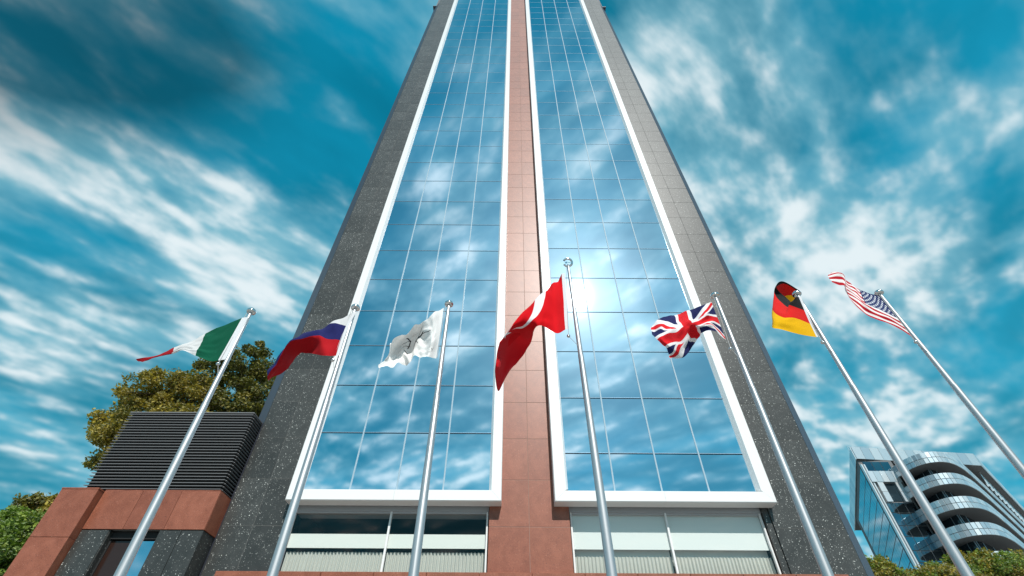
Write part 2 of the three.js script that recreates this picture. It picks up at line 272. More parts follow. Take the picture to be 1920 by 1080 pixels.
// ---------------------------------------------------------------- low wing left of the tower
{
  const wing = thing('low_wing_building', 'low red granite wing with dark louvred plant screen beside the tower', 'building');
  const x0 = -21.4, x1 = -14.05, zf = -23.0;
  part('wing_core', span(x0 + 0.3, x1 - 0.25, 0, 10.3, -30, -23.9), M.body, wing);
  // lintel of red slabs, return round the right corner
  const lintel = part('lintel', span(-19.7, x1 - 0.06, 8.84, 10.5, -26, zf - 0.05), M.joint, wing);
  const ls = [-19.66, -17.8, -15.92, x1];
  for (let k = 0; k < 3; k++) part('stone_panel', slab(ls[k + 1] - ls[k] - 0.014, 1.72, 0.06, 0.008, k * 1.1, k), M.red[k], lintel, (ls[k] + ls[k + 1]) / 2, 9.68, zf - 0.055);
  const ret = slab(3.0, 1.72, 0.06, 0.008); ret.rotateY(Math.PI / 2); part('stone_panel', ret, M.red[4], lintel, x1 - 0.06, 9.68, zf - 1.55);
  part('stone_panel', span(-19.64, x1 - 0.02, 10.542, 10.6, -26, zf), M.red[1], lintel);
  // red pier on the left, standing proud
  const pr = part('red_pier', span(-21.42, -19.72, 0, 10.44, -26, -22.68), M.joint, wing);
  for (let k = 0; k < 5; k++) { const h = 2.12, y = 10.48 - h * (k + 0.5); part('stone_panel', slab(1.76, h - 0.016, 0.07, 0.008, k * 0.9, k * 0.4), M.red[(k * 2) % 5], pr, -20.57, y, -22.685); const s = slab(0.5, h - 0.016, 0.03, 0.004, k); s.rotateY(Math.PI / 2); part('stone_panel', s, M.red[(k + 1) % 5], pr, -19.722, y, -22.94); }
  part('stone_panel', span(-21.46, -19.68, 10.482, 10.54, -26, -22.6), M.red[2], pr);
  // dark granite below with a recessed window
  const dg = part('granite_wall', span(-19.66, -18.4, 0, 8.80, -25, zf - 0.08), M.joint, wing);
  for (let k = 0; k < 4; k++) {
    const h = 2.2, y = 8.8 - h * (k + 0.5);
    part('stone_panel', slab(1.25, h - 0.014, 0.05, 0.006, k * 1.3, k), M.dark[k], dg, -19.03, y, zf - 0.085);
    for (const x of [-15.58, -14.57]) part('stone_panel', slab(x < -15 ? 0.98 : 0.99, h - 0.014, 0.05, 0.006, k * 1.7 + x, k), M.dark[(k + 1) % 5], dg, x, y, zf - 0.085);
    const s = slab(1.0, h - 0.014, 0.05, 0.006, k * 0.6); s.rotateY(Math.PI / 2); part('stone_panel', s, M.dark[k], dg, -14.13, y, zf - 0.6);
    const s2 = slab(0.9, h - 0.014, 0.05, 0.006, k * 0.6); s2.rotateY(Math.PI / 2); part('stone_panel', s2, M.dark[k + 1], dg, -18.42, y, zf - 0.55);
  }
  part('granite_wall', span(-16.06, -14.14, 0, 8.80, -26, zf - 0.09), M.joint, wing);
  const win = part('window', span(-18.36, -16.08, 8.5, 8.79, -24.2, -23.3), M.black, wing);
  const wg = std(lin(0.5, 0.68, 0.8), 0.05, 1), wd = std(lin(0.03, 0.014, 0.01), 0.15);
  part('window_pane', slab(1.2, 8.4, 0.02, 0.004), wd, win, -17.78, 4.25, -23.45); part('window_pane', slab(0.98, 8.4, 0.02, 0.004), wg, win, -16.60, 4.25, -23.45);
  part('window_frame', span(-17.17, -17.1, 0, 8.49, -23.5, -23.38), M.black, win); part('window_frame', span(-18.37, -18.30, 0, 8.49, -23.5, -23.38), M.black, win);
  // louvred plant screen
  const lx0 = -20.95, lx1 = -14.16, ly0 = 10.62, ly1 = 14.8, n = 27;
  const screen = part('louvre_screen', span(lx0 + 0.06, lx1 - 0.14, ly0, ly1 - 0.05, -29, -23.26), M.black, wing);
  const pitch = (ly1 - ly0) / n;
  const front = new THREE.BoxGeometry(lx1 - lx0, 0.032, 0.14); front.rotateX(0.2); front.translate((lx0 + lx1) / 2, 0, -23.13);
  const side = new THREE.BoxGeometry(0.14, 0.032, 5.6); side.rotateZ(-0.2); side.translate(lx1 - 0.02, 0, -26.0);
  const sg = mergeGeometries([front, side]);
  for (let k = 0; k < n; k++) part('louvre_slat', sg, M.louvre, screen, 0, ly0 + pitch * (k + 0.5), 0);
  part('screen_cap', span(lx0, lx1 + 0.03, ly1, ly1 + 0.05, -29, -23.05), M.louvre, wing);
}

// ---------------------------------------------------------------- the curved office building on the right
{
  const b = thing('office_building', 'glazed office block with curved stacked balcony bands right of the tower', 'building');
  const alu = [[0.72, 0.77, 0.8], [0.60, 0.69, 0.73], [0.80, 0.83, 0.84], [0.52, 0.63, 0.69], [0.68, 0.75, 0.78]].map(c => std(lin(...c), 0.38, 0.7));
  const tealGlass = [[0.20, 0.29, 0.35], [0.16, 0.25, 0.32], [0.24, 0.33, 0.38]].map(c => std(lin(...c), 0.04, 1));
  const darkGlass = std(lin(0.02, 0.035, 0.045), 0.1), seam = std(lin(0.015, 0.02, 0.025), 0.7), soffit = std(lin(0.17, 0.175, 0.18), 0.85);  // soffit grey darkened: part of the shade under the balconies is in its colour
  const r = rng(9);
  const ctrl = [[51.2, -63], [51.2, -60.2], [51.4, -58.2], [52.2, -56.9], [53.5, -56.4], [55.1, -56.7], [57.7, -58.3], [61, -61], [66, -65.3], [74, -72.3], [86, -82.8]].map(p => V(p[0], 0, p[1]));
  const path = new THREE.CatmullRomCurve3(ctrl, false, 'centripetal');
  const N = 30, pts = []; for (let i = 0; i <= N; i++) pts.push(path.getPoint(Math.pow(i / N, 1.0)));
  const slabShape = () => { const s = new THREE.Shape(); pts.forEach((p, i) => i ? s.lineTo(p.x, -p.z) : s.moveTo(p.x, -p.z)); s.lineTo(88, 90); s.lineTo(74, 90); s.lineTo(52.2, 64); return s; };
  const inset = pts.map((p, i) => { const t = path.getTangent(i / N), nx = -t.z, nz = t.x; return V(p.x - nx * 2.2, 0, p.z - nz * 2.2); });
  const tops = [29.0, 26.3, 23.5, 20.6, 17.6, 14.6, 11.6, 8.6, 5.6];
  function panelGeo(p, q, h, lift) { const d = V(q.x - p.x, 0, q.z - p.z), L = d.length(), g = slab(L - 0.035, h, 0.1, 0.012); g.rotateY(-Math.atan2(d.z, d.x)); return [g, (p.x + q.x) / 2, (p.z + q.z) / 2]; }
  for (const top of tops) {
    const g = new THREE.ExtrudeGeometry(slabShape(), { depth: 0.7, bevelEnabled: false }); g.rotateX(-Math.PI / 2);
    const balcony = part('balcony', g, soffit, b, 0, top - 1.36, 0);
    if (top < 9) continue;
    for (let i = 0; i < N; i++) for (let tier = 0; tier < 2; tier++) {
      const [pg, cx, cz] = panelGeo(pts[i], pts[i + 1], tier ? 0.66 : 0.62, 0);
      part('fascia_panel', pg, alu[(i + (tier ? 0 : 2) + Math.floor(r() * 2)) % alu.length], balcony, cx, tier ? 1.0 : 0.31, cz);
    }
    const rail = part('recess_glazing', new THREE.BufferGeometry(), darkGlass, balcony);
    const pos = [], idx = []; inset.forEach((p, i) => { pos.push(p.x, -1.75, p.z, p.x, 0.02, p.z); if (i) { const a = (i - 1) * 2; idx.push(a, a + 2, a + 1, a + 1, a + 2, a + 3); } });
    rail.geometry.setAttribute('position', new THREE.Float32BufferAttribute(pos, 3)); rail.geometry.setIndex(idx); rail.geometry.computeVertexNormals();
    for (let i = 1; i < N; i += 3) part('recess_mullion', box(0.07, 1.72, 0.07), alu[3], balcony, inset[i].x, -0.87, inset[i].z + 0.05);
  }
  // square front bay at the left end
  const bx0 = 47.3, bx1 = 51.15, zf = -61.4;
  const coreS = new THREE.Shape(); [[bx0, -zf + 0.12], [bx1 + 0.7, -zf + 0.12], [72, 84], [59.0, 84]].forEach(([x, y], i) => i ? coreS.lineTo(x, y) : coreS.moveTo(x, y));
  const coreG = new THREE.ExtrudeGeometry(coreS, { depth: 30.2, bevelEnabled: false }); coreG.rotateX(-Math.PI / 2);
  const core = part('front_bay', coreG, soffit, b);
  const cols = [bx0 + 0.75, bx0 + 1.75, bx0 + 3.05, bx1 + 0.5];
  const pane = (x0, x1, y0, y1, z, mat) => part('window_pane', slab(x1 - x0 - 0.06, y1 - y0 - 0.07, 0.06, 0.01), mat, core, (x0 + x1) / 2, (y0 + y1) / 2, z);
  const ys = []; for (let y = 24.6, k = 0; y > 2; k++) { ys.push(y); y -= k % 2 ? 1.55 : 1.25; }
  for (let k = 0; k + 1 < ys.length; k++) for (let c = 0; c < 3; c++) pane(cols[c], cols[c + 1], ys[k + 1], ys[k], zf - 0.12, pick(tealGlass, r));
  for (let c = 0; c < 3; c++) pane(bx0 + 0.5 + c * 1.2, bx0 + 1.7 + c * 1.2, 28.6, 30.0, zf - 0.12, pick(tealGlass, r));
  pane(cols[0] + 1.0, cols[2] + 0.3, 24.7, 27.0, zf - 0.1, darkGlass);
  for (let k = 0; k < 5; k++) part('fascia_panel', slab(0.78, 1.45, 0.5, 0.02), alu[k], core, bx0 + 0.55 + k * 0.8, 27.8, zf - 0.15);
  for (const x of [cols[0] + 0.3, cols[2] + 0.35]) for (let k = 0; k < 2; k++) part('fascia_panel', slab(0.78, 1.25, 0.42, 0.02), alu[(k * 2) % 5], core, x + 0.12, 25.2 + k * 1.27, zf - 0.12);
  for (const x of [bx0 + 0.08, bx0 + 0.42]) part('fascia_panel', slab(0.2, 29, 0.3, 0.02), alu[2], core, x, 15, zf - 0.1);
  const az = Math.atan2(59.0 - bx0, 84 + zf - 0.12), dx = Math.sin(az), dz = -Math.cos(az), sideG = slab(1.5, 1.32, 0.05, 0.01); sideG.rotateY(-Math.PI / 2 - az);   // the side wall runs back and to the right
  for (let k = 0; k < 13; k++) for (let j = 0; j < 14; j++) part('window_pane', sideG, pick(tealGlass, r), core, bx0 + dx * (1.2 + j * 1.58), 28.6 - k * 1.42, zf - 0.12 + dz * (1.2 + j * 1.58));
  // roof band
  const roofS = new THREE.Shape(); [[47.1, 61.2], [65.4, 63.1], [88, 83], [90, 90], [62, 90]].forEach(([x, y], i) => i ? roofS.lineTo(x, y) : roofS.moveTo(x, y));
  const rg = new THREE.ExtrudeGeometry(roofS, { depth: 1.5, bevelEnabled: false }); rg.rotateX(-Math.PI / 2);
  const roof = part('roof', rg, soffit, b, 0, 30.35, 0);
  const edges = [[62, -90, 47.1, -61.2, 18], [47.1, -61.2, 65.4, -63.1, 14], [65.4, -63.1, 88, -83, 20]];
  for (const [ax, az, cx, cz, n] of edges) for (let k = 0; k < n; k++) {
    const p = V(mix(ax, cx, k / n), 0, mix(az, cz, k / n)), q = V(mix(ax, cx, (k + 1) / n), 0, mix(az, cz, (k + 1) / n)), [pg, x, z] = panelGeo(p, q, 1.72, 0);
    part('fascia_panel', pg, alu[(k + Math.floor(r() * 3)) % 5], roof, x, 0.75, z);
  }
  const rl = []; for (let k = 0; k < 7; k++) rl.push(span(47.4 + k * 2.6, 47.44 + k * 2.6, 31.9, 32.5, -62.2 - k * 0.26, -62.16 - k * 0.26)); rl.push(span(47.4, 51, 32.46, 32.5, -62.2, -62.16));
  part('roof_railing', mergeGeometries(rl), alu[3], b);
  const up = []; for (let k = 0; k < 12; k++) { const t = 0.08 + k * 0.08; up.push(mix(65.4, 88, t), mix(-63.1, -83, t) - 0.9); }
  for (let k = 0; k < 12; k++) part('roof_strut', box(0.16, 2.0, 0.16), alu[2], b, up[k * 2] - 0.2, 29.4, up[k * 2 + 1]);
}

// ---------------------------------------------------------------- trees
function tube(a, c, r0, r1, seg = 7) {
  const d = c.clone().sub(a), L = d.length(), g = new THREE.CylinderGeometry(r1, r0, L, seg, 3); g.translate(0, L / 2, 0);
  g.applyQuaternion(new THREE.Quaternion().setFromUnitVectors(V(0, 1, 0), d.normalize())); g.translate(a.x, a.y, a.z); return g;
}
function tree(name, label, group, base, crown, opt) {
  // crown: [{c: Vector3, r: Vector3, n}] ellipsoids that carry leaf clumps
  const r = rng(opt.seed), root = thing(name, label, 'tree', group, base.x, 0, base.z), limbs = [], H = opt.fork;
  limbs.push(tube(V(0, 0, 0), V(0.2, H, 0), opt.trunk, opt.trunk * 0.62, 10));
  const pos = [], col = [], nor = [], colr = new THREE.Color();
  for (const e of crown) {
    const cc = e.c.clone().sub(V(base.x, 0, base.z));
    const kneeA = V(0.2, H, 0).lerp(cc, 0.45).add(V((r() - 0.5) * 0.8, 0.4, (r() - 0.5) * 0.8)); limbs.push(tube(V(0.2, H - 0.3, 0), kneeA, opt.trunk * 0.5, opt.trunk * 0.34)); limbs.push(tube(kneeA, cc, opt.trunk * 0.34, opt.trunk * 0.16));
    for (let k = 0; k < e.n; k++) {
      let u = V(r() * 2 - 1, r() * 2 - 1, r() * 2 - 1); while (u.lengthSq() > 1) u = V(r() * 2 - 1, r() * 2 - 1, r() * 2 - 1);
      u.normalize().multiplyScalar(0.35 + 0.65 * Math.pow(r(), 0.45));
      const q = V(u.x * e.r.x, u.y * e.r.y, u.z * e.r.z).add(cc);
      if (k % 3 === 0) limbs.push(tube(cc, q, opt.trunk * 0.13, 0.015, 5));
      const cr = opt.clump * (0.6 + r() * 0.8), tone = r(), nl = Math.round(opt.leaves * (0.6 + r() * 0.8));
      for (let j = 0; j < nl; j++) {
        let w = V(r() * 2 - 1, r() * 2 - 1, r() * 2 - 1); while (w.lengthSq() > 1) w = V(r() * 2 - 1, r() * 2 - 1, r() * 2 - 1);
        const p = q.clone().add(V(w.x * cr, w.y * cr * 0.72, w.z * cr)), s = opt.leaf * (0.6 + r() * 0.8);
        const a = V(r() - 0.5, r() - 0.5, r() - 0.5).normalize(), n0 = V(r() - 0.5, r() * 0.9, r() - 0.5).normalize(), t = a.clone().cross(n0).normalize(), u2 = n0.clone().cross(t);
        const tip = p.clone().addScaledVector(t, s), l = p.clone().addScaledVector(t, s * 0.45).addScaledVector(u2, s * 0.3), m = p.clone().addScaledVector(t, s * 0.45).addScaledVector(u2, -s * 0.3);
        pos.push(p.x, p.y, p.z, l.x, l.y, l.z, tip.x, tip.y, tip.z, p.x, p.y, p.z, tip.x, tip.y, tip.z, m.x, m.y, m.z);
        const c0 = opt.colors[Math.floor(clamp(tone * 0.7 + r() * 0.3, 0, 0.999) * opt.colors.length)], v = 0.75 + r() * 0.5; colr.setRGB(c0[0] * v, c0[1] * v, c0[2] * v);
        for (let k2 = 0; k2 < 6; k2++) col.push(colr.r, colr.g, colr.b);
      }
    }
  }
  const g = new THREE.BufferGeometry(); g.setAttribute('position', new THREE.Float32BufferAttribute(pos, 3)); g.setAttribute('color', new THREE.Float32BufferAttribute(col, 3)); g.computeVertexNormals();
  part('trunk', mergeGeometries(limbs), M.bark, root);
  part('crown', g, leafMat, root);
  return root;
}
const leafMat = new THREE.MeshPhysicalMaterial({ vertexColors: true, roughness: 0.8, transmission: 0.48, thickness: 0, side: THREE.DoubleSide });
const OLIVE = [[0.40, 0.31, 0.025], [0.28, 0.24, 0.02], [0.48, 0.38, 0.04], [0.18, 0.18, 0.018], [0.36, 0.27, 0.03]], GREEN = [[0.17, 0.28, 0.022], [0.25, 0.37, 0.03], [0.13, 0.22, 0.02], [0.34, 0.42, 0.05]], DEEP = [[0.17, 0.18, 0.018], [0.25, 0.23, 0.022], [0.13, 0.145, 0.016], [0.32, 0.27, 0.026]];
const blob = (px, py, z, rx, ry, n) => ({ c: at(px, py, z), r: V(rx, ry, Math.min(rx, ry)), n });
{
  const z = -33;
  tree('broadleaf_tree', 'olive-yellow broadleaf tree rising behind the louvred low wing', 'trees behind the low wing', at(300, 800, z), [blob(300, 740, z, 2.9, 2.3, 32), blob(355, 745, z - 1, 2.8, 2.6, 32), blob(250, 790, z, 2.5, 2.4, 28), blob(215, 830, z, 1.8, 1.9, 22), blob(330, 830, z, 3.4, 2.8, 60)], { seed: 101, trunk: 0.42, fork: 11, clump: 0.72, leaves: 230, leaf: 0.24, colors: OLIVE });
  tree('broadleaf_tree', 'darker green broadleaf tree between the low wing and the tower', 'trees behind the low wing', at(450, 800, z - 2), [blob(455, 700, z - 2, 2.7, 3.0, 36), blob(405, 715, z - 2, 2.4, 2.3, 30), blob(490, 735, z - 2, 2.2, 3.2, 34), blob(440, 790, z - 2, 3.6, 3.2, 70)], { seed: 102, trunk: 0.4, fork: 12, clump: 0.72, leaves: 230, leaf: 0.24, colors: DEEP });
  tree('leafy_tree', 'bright green leafy tree at the lower left corner', 'trees left of the low wing', at(25, 1060, -27), [blob(25, 1035, -27, 2.2, 1.5, 60), blob(68, 1010, -27.5, 1.4, 1.1, 46), blob(0, 1010, -27, 1.8, 1.3, 46), blob(40, 1080, -27, 2.6, 2.0, 60), blob(-60, 1040, -27, 2.4, 2, 40)], { seed: 103, trunk: 0.28, fork: 5, clump: 0.62, leaves: 220, leaf: 0.19, colors: GREEN });
  tree('conifer_tree', 'small dark pointed tree top behind the bright green tree', 'trees left of the low wing', at(38, 1000, -33), [blob(37, 975, -33, 0.9, 1.5, 26), blob(37, 955, -33, 0.35, 0.8, 12), blob(36, 1010, -33, 1.5, 1.4, 22)], { seed: 104, trunk: 0.2, fork: 8, clump: 0.4, leaves: 80, leaf: 0.24, colors: DEEP });
  tree('broadleaf_tree', 'small rust-tinged tree top just left of the red granite pier', 'trees left of the low wing', at(78, 1000, -34), [blob(78, 955, -34, 1.1, 0.8, 26), blob(70, 985, -34, 1.6, 1.3, 26)], { seed: 105, trunk: 0.2, fork: 8, clump: 0.45, leaves: 90, leaf: 0.26, colors: OLIVE });
  tree('leafy_tree', 'small yellow-green tree between tower edge and office block', 'trees before the office block', at(1640, 1090, -44), [blob(1640, 1080, -44, 1.3, 2.0, 40), blob(1665, 1100, -44, 2.0, 1.6, 40)], { seed: 106, trunk: 0.25, fork: 7, clump: 0.6, leaves: 200, leaf: 0.21, colors: GREEN.concat(OLIVE) });
  tree('leafy_tree', 'yellow-green tree below the curved balconies, nearest the rightmost pole', 'trees before the office block', at(1770, 1090, -44), [blob(1760, 1098, -44, 1.8, 1.6, 44), blob(1800, 1080, -44, 1.9, 1.6, 46)], { seed: 107, trunk: 0.25, fork: 7, clump: 0.6, leaves: 200, leaf: 0.21, colors: GREEN.concat(OLIVE) });
  tree('leafy_tree', 'yellow-green tree at the lower right corner before the office block', 'trees before the office block', at(1880, 1090, -44), [blob(1850, 1072, -44, 1.7, 1.5, 46), blob(1900, 1078, -44, 2.2, 1.7, 46), blob(1940, 1085, -44, 2.2, 1.6, 30)], { seed: 108, trunk: 0.25, fork: 7, clump: 0.6, leaves: 200, leaf: 0.21, colors: GREEN.concat(OLIVE) });
}

// ---------------------------------------------------------------- flagpoles
const POLE_Z = -7;
const POLES = [ // x at the foot, x at the top, height, name of what flies on it, ball of the halyard (pixel)
  [-5.02, -5.25, 7.86, 'leftmost steel flagpole, flying the green white and red tricolour', [409, 682]],
  [-3.08, -3.18, 7.98, 'steel flagpole flying the white blue and red flag before the granite flank', [624, 675]],
  [-1.26, -1.29, 8.1, 'steel flagpole flying the plain white flag before the left glass bay', null],
  [1.38, 1.25, 9.3, 'tallest flagpole, topped with a crescent, flying the red crescent flag', [1066, 630]],
  [4.14, 4.25, 8.38, 'steel flagpole flying the Union Jack before the right granite flank', [1370, 654]],
  [6.05, 5.99, 8.44, 'steel flagpole flying the black red and gold flag before the office block', [1542, 642]],
  [7.98, 7.74, 8.48, 'rightmost steel flagpole, flying the stars and stripes', [1717, 641]]
];
const capGeo = new THREE.LatheGeometry([[0.0, -0.045], [0.05, -0.045], [0.085, -0.03], [0.092, -0.008], [0.086, 0.02], [0.066, 0.045], [0.036, 0.062], [0, 0.068]].map(p => new THREE.Vector2(...p)), 28);
function crescentFinial() {
  const ring = new THREE.TorusGeometry(0.085, 0.022, 10, 28, Math.PI * 1.68); ring.rotateZ(Math.PI * 1.16); ring.scale(1.12, 1.12, 1); const p = ring.attributes.position;
  const star = new THREE.Shape(); for (let k = 0; k < 10; k++) { const a = k * Math.PI / 5 + 1.6, q = k % 2 ? 0.016 : 0.04; k ? star.lineTo(Math.cos(a) * q, Math.sin(a) * q) : star.moveTo(Math.cos(a) * q, Math.sin(a) * q); }
  const s = new THREE.ExtrudeGeometry(star, { depth: 0.014, bevelEnabled: false }); s.translate(-0.035, 0.0, -0.007); const bar = new THREE.BoxGeometry(0.06, 0.012, 0.012); bar.translate(0.03, 0, 0);
  const g = mergeGeometries([ring.toNonIndexed(), s.index ? s.toNonIndexed() : s, bar.toNonIndexed()]); g.rotateX(0.4); g.translate(0, 0.12, 0); return g;
}
POLES.forEach(([xb, xt, h, label, ball], i) => {
  const o = thing('flagpole', label, 'flagpole', 'flagpoles in a row before the tower', xb, 0, POLE_Z), lean = xt - xb;
  const rad = y => mix(0.088, 0.033, Math.pow(y / h, 1.0));
  const seg = (name, y0, y1, grow) => { const g = new THREE.CylinderGeometry(rad(y1) + grow, rad(y0) + grow, y1 - y0, 24, 1, false); g.translate(0, (y0 + y1) / 2, 0); const p = g.attributes.position; for (let k = 0; k < p.count; k++) p.setX(k, p.getX(k) + lean * p.getY(k) / h); g.computeVertexNormals(); return part(name, g, M.steel, o); };
  const splice = h * 0.735;
  seg('pole_section', 0.02, splice, 0.0035); seg('pole_section', splice + 0.002, h, 0); seg('pole_collar', 0, 0.12, 0.06);
  if (i === 3) { const f = part('crescent_finial', crescentFinial(), M.chrome, o, lean, h, 0); part('finial_neck', new THREE.CylinderGeometry(0.026, 0.04, 0.05, 16), M.chrome, f, 0, 0.012, 0); }
  else part('finial_cap', capGeo, M.chrome, o, lean, h + 0.03, 0);
  if (ball) {
    const q = at(ball[0], ball[1], POLE_Z + 0.06), loc = V(q.x - xb, q.y, 0.06), ring = V(lean * (loc.y - 0.25) / h, loc.y - 0.25, 0.03);
    const rope = [tube(V(lean - 0.05, h - 0.02, 0.03), loc, 0.006, 0.006, 5), tube(loc, ring, 0.005, 0.005, 5)];
    const hal = part('halyard', mergeGeometries(rope), M.rope, o); part('counterweight_ball', new THREE.SphereGeometry(0.034, 18, 12), M.chrome, hal, loc.x, loc.y, loc.z);
  } else { part('halyard', tube(V(lean - 0.06, h - 0.01, 0.03), V(lean * 0.8 - 0.085, h - 1.35, 0.03), 0.006, 0.006, 5), M.rope, o); }
});

// ---------------------------------------------------------------- flags
function canvasTex(w, h, draw) { const c = document.createElement('canvas'); c.width = w; c.height = h; const x = c.getContext('2d'); draw(x, w, h); const t = new THREE.CanvasTexture(c); t.colorSpace = THREE.SRGBColorSpace; t.magFilter = THREE.LinearFilter; return t; }
const bandsV = cols => canvasTex(384, 256, (x, w, h) => cols.forEach((c, i) => { x.fillStyle = c; x.fillRect(i * w / cols.length, 0, w / cols.length + 1, h); }));
const bandsH = cols => canvasTex(384, 256, (x, w, h) => cols.forEach((c, i) => { x.fillStyle = c; x.fillRect(0, i * h / cols.length, w, h / cols.length + 1); }));
function starPath(x, cx, cy, r, a0 = -Math.PI / 2) { x.beginPath(); for (let k = 0; k < 10; k++) { const a = a0 + k * Math.PI / 5, q = k % 2 ? r * 0.382 : r; k ? x.lineTo(cx + Math.cos(a) * q, cy + Math.sin(a) * q) : x.moveTo(cx + Math.cos(a) * q, cy + Math.sin(a) * q); } x.closePath(); x.fill(); }
const FLAGTEX = {
  italy: bandsV(['#07553d', '#d8d6d5', '#a01820']),
  russia: bandsH(['#d2d0d0', '#24265a', '#ad161e']),
  germany: bandsH(['#222222', '#d01f1c', '#eab010']),
  white: canvasTex(512, 340, (x, w, h) => { x.fillStyle = '#e9e7e5'; x.fillRect(0, 0, w, h); x.strokeStyle = '#26262c'; x.lineCap = 'round';
    const st = (lw, ...p) => { x.lineWidth = lw; x.beginPath(); x.moveTo(p[0], p[1]); for (let i = 2; i < p.length; i += 2) x.lineTo(p[i], p[i + 1]); x.stroke(); };
    st(3, 130, 110, 190, 130); st(3, 205, 75, 225, 170, 245, 205); st(8, 190, 120, 240, 185); st(4, 240, 180, 215, 215); st(4, 240, 182, 262, 260); st(9, 330, 110, 290, 160, 318, 205); st(4, 290, 160, 372, 140); st(4, 300, 190, 368, 178); st(8, 350, 235, 318, 252, 342, 275);
    st(3, 60, 270, 72, 282, 92, 264); st(3, 72, 282, 68, 296); st(3, 104, 280, 118, 274); st(3, 124, 284, 128, 268); st(2, 84, 300, 110, 296); }),
  turkey: canvasTex(480, 320, (x, w, h) => { x.fillStyle = '#d40d18'; x.fillRect(0, 0, w, h); x.fillStyle = '#f2ecee'; x.beginPath(); x.arc(170, 160, 84, 0, 7); x.fill(); x.fillStyle = '#d40d18'; x.beginPath(); x.arc(196, 160, 60, 0, 7); x.fill(); x.fillStyle = '#f2ecee'; starPath(x, 270, 160, 40, Math.PI); }),
  uk: canvasTex(600, 400, (x, w, h) => {
    x.fillStyle = '#232654'; x.fillRect(0, 0, w, h);
    const line = (a, b, c, d, lw, col) => { x.strokeStyle = col; x.lineWidth = lw; x.beginPath(); x.moveTo(a, b); x.lineTo(c, d); x.stroke(); }, W = '#e8e4e4', R = '#d61f27';
    line(0, 0, w, h, 80, W); line(0, h, w, 0, 80, W);
    x.save(); const off = 13; line(0, off, w / 2, h / 2 + off, 27, R); line(w / 2, h / 2 - off, w, h - off, 27, R); line(0, h - off, w / 2, h / 2 - off, 27, R); line(w / 2, h / 2 + off, w, off, 27, R); x.restore();
    line(w / 2, 0, w / 2, h, 133, W); line(0, h / 2, w, h / 2, 133, W); line(w / 2, 0, w / 2, h, 80, R); line(0, h / 2, w, h / 2, 80, R);
  }),
  usa: canvasTex(760, 400, (x, w, h) => { for (let k = 0; k < 13; k++) { x.fillStyle = k % 2 ? '#ece6e4' : '#b41a28'; x.fillRect(0, k * h / 13, w, h / 13 + 1); } x.fillStyle = '#28335f'; x.fillRect(0, 0, w * 0.4, h * 7 / 13); x.fillStyle = '#f0f0f2'; for (let j = 0; j < 9; j++) for (let i = 0; i < (j % 2 ? 5 : 6); i++) starPath(x, w * 0.4 * (i * 2 + 1 + (j % 2)) / 12, h * 7 / 13 * (j + 1) / 10, 15); })
};
function cat(p0, p1, p2, p3, t) { const o = V(), t2 = t * t, t3 = t2 * t; for (const k of ['x', 'y', 'z']) o[k] = 0.5 * (2 * p1[k] + (p2[k] - p0[k]) * t + (2 * p0[k] - 5 * p1[k] + 4 * p2[k] - p3[k]) * t2 + (3 * p1[k] - p0[k] - 3 * p2[k] + p3[k]) * t3); return o; }
function along(list, s) { const n = list.length - 1, i = Math.min(n - 1, Math.floor(s)), t = s - i, g = k => list[clamp(k, 0, n)]; const ext = (a, b) => a.clone().multiplyScalar(2).sub(b); return cat(i > 0 ? g(i - 1) : ext(g(0), g(1)), g(i), g(i + 1), i + 2 <= n ? g(i + 2) : ext(g(n), g(n - 1)), t); }
